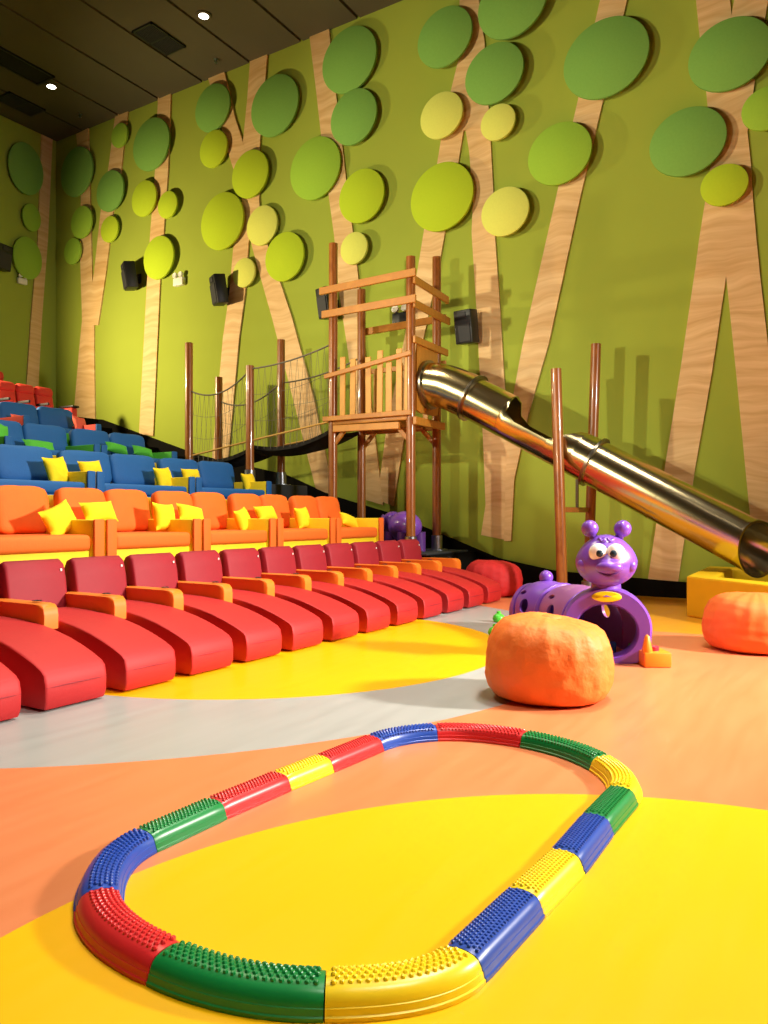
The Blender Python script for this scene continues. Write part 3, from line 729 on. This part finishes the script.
# yellow foam landing box under the slide's mouth
of = Vector((8.6, .6, 0))
fo = thing('foam_box', 'yellow foam landing box on the floor under the mouth of the slide', 'foam box', of)
outer = [(7.97, 1.38), (9.62, 1.42), (9.62, -1.0), (7.1, -1.0), (7.25, .55)]
inner = [(8.0, 1.12), (9.36, 1.14), (9.36, -.75), (7.4, -.75), (7.55, .52)]
n = 5
b = MB(of); vs = [(x, y, 0) for x, y in outer]+[(x, y, .40) for x, y in outer]+[(x, y, .40) for x, y in inner]+[(x, y, 0) for x, y in inner]
fs = []
for j in range(n):
    k = (j+1) % n
    for L in range(3): fs.append((L*n+j, L*n+k, (L+1)*n+k, (L+1)*n+j))
    fs.append((3*n+j, 3*n+k, k, j))
b.add(vs, fs); o = b.build('wall_pads', M['foam'], fo, smooth=False)
md = o.modifiers.new('bevel', 'BEVEL'); md.width = .02; md.segments = 2
b = MB(of); b.prism([(x, y, .005) for x, y in inner], (0, 0, .1)); b.build('box_bottom', M['foamdark'], fo, smooth=False)  # dark slab set as the dark inside of the box

# ================================================================ BEAN BAGS
def beanbag(loc, R, H, m, label, seed, nm='bean_bag', sq=1.0, lean=(0, 0), rz=0):
    t = thing(nm, label, 'bean bag', loc, rz)
    prof = [(0.02, .004), (.5, .0), (.74, .008), (.88, .05), (.96, .14), (.995, .28), (1.0, .42), (.985, .56), (.94, .70), (.86, .81), (.74, .89), (.56, .945), (.36, .975), (.18, .985), (.05, .97), (0.01, .95)]
    pp = []
    for (r0, z0), (r1, z1) in zip(prof[:-1], prof[1:]):
        for k in range(3): pp.append((r0+(r1-r0)*k/3, z0+(z1-z0)*k/3))
    pp.append(prof[-1]); n = 96
    b = MB(); b.lathe([(r*R, z*H) for r, z in pp], n)
    for i, v in enumerate(b.v):
        a = math.atan2(v.y, v.x); s = v.z/H; rr = math.hypot(v.x, v.y)/R
        top = max(0, (s-.62)/.38)
        w = .022*noise.noise((math.cos(a)*1.4+seed, math.sin(a)*1.4, s*1.1))
        fold = .007*noise.noise((math.cos(a)*3+seed, math.sin(a)*3, s*11))+.007*noise.noise((math.cos(a)*7+seed, math.sin(a)*7, s*4))
        pu = .020*abs(noise.noise((a*2.6, seed, 0)))*top*rr
        w += .006*math.sin(17*a+4*noise.noise((a, seed, 1)))*min(1, max(0, s-.35)*2)*(1 if s < .93 else .4)
        f = 1+(w+fold*(1 if s > .06 else .2))/R*1.0
        v.x *= f*sq; v.y *= f
        if s > .05:
            v.z += H*(.10*top*(lean[0]*math.cos(a)+lean[1]*math.sin(a))*rr)+pu*1.2+.018*noise.noise((v.x*6, v.y*6, seed))*top
        v.z = max(v.z, .002)
    body = b.build('body', m, t, 180)
    c = MB(); c.lathe([(.09*R*2, -.012), (.1*R*2, .0), (.085*R*2, .012), (.01, .014)], 20, T((0, 0, H*.965))); c.build('cap_patch', m, t, 60)
    return t
beanbag((4.055, 1.415, 0), .345, .45, M['bag'], 'wrinkled orange bean bag in front of the caterpillar tunnel', 3.1, lean=(-.45, .7))
beanbag((6.3, .60, 0), .365, .42, M['bag2'], 'smooth orange bean bag at the right edge before the foam box', 8.4, lean=(0, .2))
beanbag((8.8, 3.8, 0), .36, .44, M['rbag'], 'red bean bag at the end of the recliner row', 5.7, lean=(-.5, .3))

# ================================================================ CATERPILLAR TUNNEL
oc = Vector((5.22, 1.42, 0))
ct = thing('caterpillar_tunnel', 'purple plastic caterpillar crawl tunnel with googly white eyes', 'play tunnel', oc)
spine = [Vector((5.24, 1.43, 0)), Vector((5.45, 1.50, 0)), Vector((5.72, 1.67, 0)), Vector((5.98, 1.93, 0)), Vector((6.17, 2.16, 0)), Vector((6.28, 2.36, 0))]
def sp(f):
    k = f*(len(spine)-1); i = min(int(k), len(spine)-2); u = k-i
    p0 = spine[max(i-1, 0)]; p1 = spine[i]; p2 = spine[i+1]; p3 = spine[min(i+2, len(spine)-1)]
    return .5*((2*p1)+(p2-p0)*u+(2*p0-5*p1+4*p2-p3)*u*u+(3*p1-p0-3*p2+p3)*u**3)
def frame(f):
    t = (sp(min(f+.02, 1))-sp(max(f-.02, 0))).normalized(); return sp(f), t, Vector((-t.y, t.x, 0))
def arch(c, side, w, hgt, n=22):
    """horseshoe outline: foot, up, over, down"""
    out = []; ra = w; zc = hgt-ra
    for j in range(n+1):
        a = PI*j/n; out.append(c+side*(ra*math.cos(a))+Vector((0, 0, zc+ra*math.sin(a))))
    foot0 = c+side*w*.97; foot1 = c-side*w*.97
    return [foot0]+out+[foot1]
def segment(f0, f1, w0, bulge, h0, m, nm='body_segment', th=.022, k=9):
    b = MB(oc); rings = []
    for i in range(k+1):
        f = f0+(f1-f0)*i/k; c, t, s = frame(f); q = bulge*math.sin(PI*i/k)
        o = arch(c, s, w0+q, h0+q); inn = arch(c, s, w0+q-th, h0+q-th)
        rings.append(o+inn[::-1])
    b.loft(rings); return b.build(nm, m, ct, 50)
cut = []
for (f0, f1, w, bu, h, m) in ((.06, .35, .235, .035, .43, 'mauve'), (.35, .66, .225, .035, .42, 'mauve'), (.66, .95, .22, .04, .41, 'purple')):
    o = segment(f0, f1, w, bu, h, M[m])
    c, t, s = frame((f0+f1)/2)
    for sgn in (1, -1):
        cm = MB(oc); a = c+Vector((0, 0, .25)); cm.tube([a+s*sgn*.12, a+s*sgn*.5], .058, 24); bool_cut(o, cm)
        d = s*sgn*.72+Vector((0, 0, .69)); a = c+Vector((0, 0, .17)); cm = MB(oc)
        for q in (-.045, -.015, .015, .045): pass
        cm.prism([a+d*.1+t*(.085+.05*math.cos(2*PI*k/16))+(Vector((0, 0, .72))-s*sgn*.69)*.022*math.sin(2*PI*k/16) for k in range(16)], d*.4); bool_cut(o, cm)
# arched ribs between segments
for f, w, h in ((.35, .25, .44), (.66, .24, .43)):
    b = MB(oc); c, t, s = frame(f); b.tube([p for p in arch(c, s, w-.005, h-.005)], .024, 8); b.build('rib', M['purple'], ct, 60)
# tail: closed end with knob
b = MB(oc); c, t, s = frame(.96); rings = []
for k, (sc, dd) in enumerate(((1, 0), (1.0, .04), (.9, .08), (.6, .10))):
    rings.append([Vector((c.x, c.y, 0))+t*dd+(p-Vector((c.x, c.y, 0)))*sc for p in arch(c, s, .225, .41)])
b.loft(rings); tl = b.build('tail', M['purple'], ct, 50)
b = MB(oc); b.tube([c+Vector((0, 0, .40))-t*.16, c+Vector((0, 0, .46))-t*.16], .022, 12); b.ball(c+Vector((0, 0, .475))-t*.16, .058); b.build('tail_knob', M['purple'], tl, 60)
# front arch plate with round opening
f_dir = Vector((-.955, -.295, 0)); s_dir = Vector((-f_dir.y, f_dir.x, 0)); cF = Vector((5.22, 1.42, 0))
n = 48; b = MB(oc)
def ringpts(dd, inner, k=1.0):
    out = []
    for j in range(n):
        a = 2*PI*j/n; ca, sa = math.cos(a), math.sin(a)
        if inner: x, z = .2*ca*k, .215+.178*sa*k
        else:
            # superellipse: flat bottom, round top
            if sa >= 0: x, z = .295*ca*k, .235+.275*sa*k
            else:
                q = (abs(ca)**5+abs(sa)**5)**-.2; x, z = .295*ca*q*(1-.06*abs(sa*q))*k, .235+.235*sa*q
        out.append(cF+s_dir*x+f_dir*dd+Vector((0, 0, max(z, .0))))
    return out
b.loft([ringpts(-.10, True), ringpts(-.11, False, .97), ringpts(-.09, False), ringpts(.03, False), ringpts(.055, False, .95), ringpts(.055, True, 1.06), ringpts(.04, True), ringpts(-.10, True)], cap=False)
b.build('front_arch', M['purple'], ct, 45)
b = MB(oc)
mt = T(cF+f_dir*.060+Vector((0, 0, .448))) @ Matrix(((s_dir.x, f_dir.x, 0, 0), (s_dir.y, f_dir.y, 0, 0), (0, 0, 1, 0), (0, 0, 0, 1)))
b.lathe([(.001, -.01), (1, -.01), (1, .004), (.9, .01), (.001, .012)], 32, mt @ RX(-PI/2+.12) @ Matrix.Diagonal((.098, .036, 1, 1)))
b.build('badge', M['badge'], ct, 40)
# neck + head
hd = MB(oc); hc = cF+Vector((0, 0, .69))-f_dir*.02
nb_ = cF-f_dir*.05; hd.tube([nb_+Vector((0, 0, .45)), nb_+Vector((0, 0, .50)), nb_+Vector((0, 0, .55)), nb_+Vector((0, 0, .62))], [.125, .10, .095, .12], 24)
nk = hd.build('neck', M['purple'], ct, 60)
HM = Matrix(((s_dir.x, f_dir.x, 0, 0), (s_dir.y, f_dir.y, 0, 0), (0, 0, 1, 0), (0, 0, 0, 1)))       # local x = side, y = forward
hd = MB(oc); hd.ball(hc, .205, .17, .178, 40, HM)
for v in hd.v:                                           # fuller cheeks, narrower crown, soft snout
    p = v-hc; x, yy, z = p.dot(s_dir), p.dot(f_dir), p.z
    k = 1+(-.16 if z > 0 else .04)*min(1, abs(z)/.178)
    x *= k
    if yy > 0: yy += .05*math.exp(-((x/.11)**2+((z+.035)/.05)**2))
    v[:] = hc+s_dir*x+f_dir*yy+Vector((0, 0, z))
head = hd.build('head', M['purple'], ct, 180)
def onface(x, z, d=0):
    yy = .17*math.sqrt(max(.05, 1-(x/.205)**2-(z/.178)**2)); return hc+s_dir*x+f_dir*(yy+d)+Vector((0, 0, z))
for sx in (-1, 1):
    b = MB(oc); b.ball(onface(sx*.056, .058, -.006), .062, .034, .062, 24, HM); ey = b.build('eye', M['eye'], head, 180)
    b = MB(oc); b.ball(onface(sx*.044-.004, .054, .0225), .023, .012, .024, 16, HM); b.build('pupil', M['pupil'], ey, 180)
    b = MB(oc); q = hc+s_dir*sx*.08+Vector((0, 0, .15)); q2 = hc+s_dir*sx*.108+Vector((0, 0, .205)); b.tube([q, q2], [.03, .024], 14); b.ball(q2+Vector((0, 0, .012)), .058, mtx=None); b.build('antenna', M['purple'], head, 180)
    b = MB(oc); b.ball(onface(sx*.15, -.03, -.03), .045, .04, .045, 18, HM); b.build('cheek', M['purple'], head, 180)
pts = [onface(.008-.095+.19*k/12, -.066-.03*math.sin(PI*k/12)+.02*abs(k-6)/6, .008+.016*math.sin(PI*k/12)) for k in range(13)]
b = MB(oc); b.tube(pts, [.004]+[.008]*11+[.004], 8); b.build('mouth', M['dpurple'], head, 180)
b = MB(oc); b.ball(onface(.012, -.035, .012), .088, .05, .042, 24, HM); b.build('snout', M['purple'], head, 180)
pts = [onface(-.05+.10*k/10, .142+.016*math.cos(4*PI*k/10)*(1 if 2 < k < 8 else .6), .0) for k in range(11)]
b = MB(oc); b.tube(pts, .012, 8); b.build('hair_curl', M['purple'], head, 180)
for f, sg in ((.3, 1), (.62, 1), (.92, 1), (.3, -1), (.62, -1), (.92, -1)):
    c, t, s = frame(f); b = MB(oc); b.ball(c+s*sg*.265+Vector((0, 0, .038)), .05, .05, .038, 16); b.build('foot', M['gfoot'], ct, 180)

# toys by the tunnel
ot = on_z(653, 665); t = thing('toy_block_set', 'orange toy block with a cone beside the tunnel opening', 'toy', ot)
b = MB(); b.box((-.10, -.09, 0), (.10, .09, .10), .012, 2, RZ(.55)); b.build('block', M['toy'], t)
b = MB(); b.lathe([(.034, .095), (.034, .11), (.016, .2), (.008, .21)], 16, RZ(.55) @ T((-.06, .06, 0))); b.build('cone', M['toy'], t, 60)
b = MB(); b.lathe([(.035, .098), (.035, .125), (.03, .13)], 16, RZ(.55) @ T((-.01, -.0, 0))); b.build('button', M['toyred'], t, 40)
b = MB(); b.box((-.035, -.035, 0), (.035, .035, .10), .006); o = b.build('toy_block', M['toyblue'], None, loc=(5.44, 1.45, .002)); o.rotation_euler.z = .4; tag(o, 'small blue toy block inside the caterpillar tunnel', 'toy')

for (gx, gy, lb) in ((5.83, 2.50, 'nearer round green toy on the floor left of the front orange bean bag'), (6.62, 2.80, 'farther round green toy on the floor behind the front orange bean bag')):
    b = MB(); b.lathe([(.03, 0), (.05, .008), (.058, .03), (.05, .06), (.03, .075), (.02, .08), (.018, .1), (.004, .104)], 20)
    tag(b.build('toy_bobbin', M['gfoot'], None, 40, loc=(gx, gy, 0)), lb, 'toy')
# purple ride-on under the tower
ou = Vector((8.72, 5.02, .525)); t = thing('ride_on_toy', 'purple plastic animal ride-on toy on the stair under the play tower', 'ride-on toy', ou, 1.0); t.scale = (1.3, 1.3, 1.25)
b = MB(); b.ball((0, 0, .26), .24, .15, .16, 28); b.build('body', M['purple'], t, 180)
b = MB(); b.ball((.27, 0, .30), .11, .12, .12, 24); hh = b.build('head', M['purple'], t, 180)
b = MB(); b.tube([(.35, 0, .29), (.42, 0, .22), (.43, 0, .12), (.46, 0, .08)], [.05, .042, .034, .028], 14); b.build('trunk', M['purple'], hh, 180)
for sg in (-1, 1):
    b = MB(); b.ball((.24, sg*.13, .31), .05, .02, .08, 16); b.build('ear', M['dpurple'], hh, 180)
    for x in (-.14, .13):
        b = MB(); b.tube([(x, sg*.09, .2), (x, sg*.10, .03), (x, sg*.10, 0)], [.065, .055, .055], 16); b.build('leg', M['dpurple'], t, 60)

# ================================================================ TACTILE BALANCE TRACK
J = [(2.69, .68), (2.40, .688), (2.096, .687), (1.821, .705), (1.502, .722), (1.265, .915), (1.172, 1.275), (1.265, 1.62),
     (1.57, 1.808), (1.863, 1.803), (2.18, 1.785), (2.42, 1.765), (2.75, 1.74), (3.035, 1.59), (3.148, 1.207), (2.995, .83)]
Jn = len(J)
seq = ['g', 'b', 'y', 'b', 'y', 'g', 'r', 'b', 'g', 'r', 'y', 'r', 'b', 'r', 'g', 'y']
cname = dict(g='green', b='blue', y='yellow', r='red')
lab = ['green straight track piece on the right side, between a yellow curve and a blue piece', 'blue track piece on the right side, between the green and yellow pieces',
       'yellow straight track piece on the right side, between two blue pieces', 'blue track piece on the right side, next to the front yellow curve',
       'yellow curved track piece at the bottom front of the oval', 'green curved track piece cut by the bottom edge of the picture',
       'red curved track piece at the left front of the oval', 'blue curved track piece at the left end of the oval',
       'green straight track piece on the left side, next to the blue curve', 'red track piece on the left side, between the green and yellow pieces',
       'yellow straight track piece on the left side, between two red pieces', 'red track piece on the left side, between the yellow and far blue pieces',
       'blue curved track piece at the far end of the oval', 'red curved track piece at the far end of the oval', 'green curved track piece at the far right of the oval', 'yellow curved track piece at the far right corner of the oval']
STR = (0, 1, 2, 3, 8, 9, 10, 11)
def jt(k):                                               # direction of the run at a joint
    a, b_, c = (Vector((*J[(k+q) % Jn], 0)) for q in (-1, 0, 1))
    if (k-1) % Jn in STR and k % Jn not in STR: return (b_-a).normalized()
    if (k-1) % Jn not in STR and k % Jn in STR: return (c-b_).normalized()
    return ((b_-a).normalized()+(c-b_).normalized()).normalized()
def cr(i, u):
    p, q = Vector((*J[i % Jn], 0)), Vector((*J[(i+1) % Jn], 0))
    if i % Jn in STR: return p.lerp(q, u)
    L = (q-p).length*1.03
    return p*(2*u**3-3*u**2+1)+jt(i)*L*(u**3-2*u**2+u)+q*(3*u**2-2*u**3)+jt(i+1)*L*(u**3-u**2)
def crf(i, u):
    e = .01
    a = cr(i, max(0, u-e)); b_ = cr(i, min(1, u+e)); t = (b_-a).normalized(); return cr(i, u), t, Vector((-t.y, t.x, 0))
# the path runs so that +side is away from the middle on one sign: find it
cen = Vector((2.17, 1.27, 0))
PROF = [(-.083, .001), (-.083, .010), (-.078, .012), (-.074, .026), (-.071, .027), (-.068, .036), (-.057, .050), (-.042, .057), (-.02, .061), (0, .062), (.02, .061), (.042, .057), (.057, .050), (.068, .036), (.071, .027), (.074, .026), (.078, .012), (.083, .010), (.083, .001)]
PROF = [(x*.74, z*.95) for x, z in PROF]
def hz(x):
    for (x0, z0), (x1, z1) in zip(PROF[2:-3], PROF[3:-2]):
        if x0 <= x <= x1 and x1 > x0: return z0+(z1-z0)*(x-x0)/(x1-x0), math.atan2(z1-z0, x1-x0)
    return .05, 0
for i in range(Jn):
    mid = cr(i, .5); b = MB(); b.o = mid.copy(); rings = []; N = 12
    for k in range(N+1):
        u = .004+.992*k/N; c, t, s = crf(i, u)
        sc = .93 if k in (0, N) else 1
        rings.append([c+s*x*(1 if sc == 1 else .97)+Vector((0, 0, z*sc)) for x, z in PROF])
    b.loft(rings)
    L = sum((cr(i, (k+1)/10)-cr(i, k/10)).length for k in range(10)); nb = int(L/(.0135 if i in (0, 1, 2, 3, 8, 9, 10, 11) else .0165))
    straight = i in (0, 1, 2, 3, 8, 9, 10, 11)
    c, t, s = crf(i, .5); insign = 1 if s.dot(cen-c) > 0 else -1
    cols = [-.030, -.020, -.010, 0, .010, .020, .030] if straight else [-.020, -.008, .004, .016, .028, .040]
    br = .66 if straight else .92
    for k in range(1, nb):
        for q, x in enumerate(cols):
            u = (k+(.5 if q % 2 else 0))/nb
            if u > .97 or u < .03: continue
            c, t, s = crf(i, u); xx = x if straight else x*insign
            z, sl_ = hz(xx); nrm = (Vector((0, 0, 1))*math.cos(sl_)-s*math.sin(sl_)).normalized(); sd = t.cross(nrm)
            base = c+s*xx+Vector((0, 0, z-.001)); vs = []
            for rr, hh_ in ((.0072, 0), (.0058, .0045), (.003, .0066)):
                for j in range(6):
                    a = PI/3*j; vs.append(base+t*rr*br*math.cos(a)+sd*rr*br*math.sin(a)+nrm*hh_*br)
            fs = [(r*6+j, r*6+(j+1) % 6, r*6+6+(j+1) % 6, r*6+6+j) for r in range(2) for j in range(6)]+[tuple(12+j for j in range(6))]
            b.add(vs, fs)
    o = b.build('track_piece', M['t'+seq[i]], None, 35, loc=mid)
    tag(o, lab[i], 'balance track', 'bumpy track pieces')

# ================================================================ LIGHT
def area(name, loc, target, size, e, col, sy_=None, spread=180):
    l = bpy.data.lights.new(name, 'AREA'); l.energy = e; l.color = col; l.size = size; l.shape = 'RECTANGLE'; l.size_y = sy_ or size
    l.spread = math.radians(spread)
    o = bpy.data.objects.new(name, l); C.objects.link(o); o.location = loc
    o.rotation_euler = (Vector(target)-Vector(loc)).to_track_quat('-Z', 'Y').to_euler(); return o
def spot(name, loc, target, e, col, ang=100, r=.15, blend=.6):
    l = bpy.data.lights.new(name, 'SPOT'); l.energy = e; l.color = col; l.spot_size = math.radians(ang); l.spot_blend = blend; l.shadow_soft_size = r
    o = bpy.data.objects.new(name, l); C.objects.link(o); o.location = loc
    o.rotation_euler = (Vector(target)-Vector(loc)).to_track_quat('-Z', 'Y').to_euler(); return o
WARM = (1, .86, .62); NEUT = (1, .94, .84)
area('key_softbox', (6.0, -3.6, 3.2), (4.6, 3.2, .4), .5, 345, NEUT, spread=95)
area('ceiling_fill', (5.9, .6, 8.3), (3.7, 1.9, 0), 1.4, 165, NEUT, spread=88)
area('ceiling_fill', (1.6, -1.4, 8.3), (1.8, .8, 0), 1.2, 75, NEUT, spread=80)  # added fill that brightens the front-left floor, no known fitting there
area('ceiling_fill', (5.8, 6.6, 8.4), (5.6, 6.4, 0), 1.4, 150, WARM, spread=100)
spot('wall_wash', (5.8, 12.2, 3.8), (WX, 9.6, 4.5), 1600, (1, .81, .46), 118, .12, 1)
spot('wall_wash', (.5, 8.6, 4.2), (WX, 3.9, 5.2), 2300, (1, .92, .64), 62, .10, .9)
spot('wall_wash', (.3, 4.6, 2.3), (WX, 2.4, 3.9), 1150, (1, .92, .68), 52, .07, .9)
w = bpy.data.worlds.new('World'); bpy.context.scene.world = w; w.use_nodes = True
w.node_tree.nodes['Background'].inputs[0].default_value = (.05, .045, .035, 1); w.node_tree.nodes['Background'].inputs[1].default_value = .3

# ================================================================ CAMERA
cd = bpy.data.cameras.new('Camera'); cam = bpy.data.objects.new('Camera', cd); C.objects.link(cam)
cam.location = (0, 0, 1); cam.rotation_euler = (PI/2, 0, math.radians(-58.5))
cd.sensor_fit = 'VERTICAL'; cd.sensor_height = 36; cd.lens = FL/1024*36; cd.shift_y = 3/1024
cd.clip_start = .05; cd.clip_end = 100
sc = bpy.context.scene; sc.camera = cam
sc.view_settings.view_transform = 'Standard'; sc.view_settings.look = 'None'; sc.view_settings.exposure = -.08; sc.view_settings.gamma = 1
sc.view_settings.use_curve_mapping = False
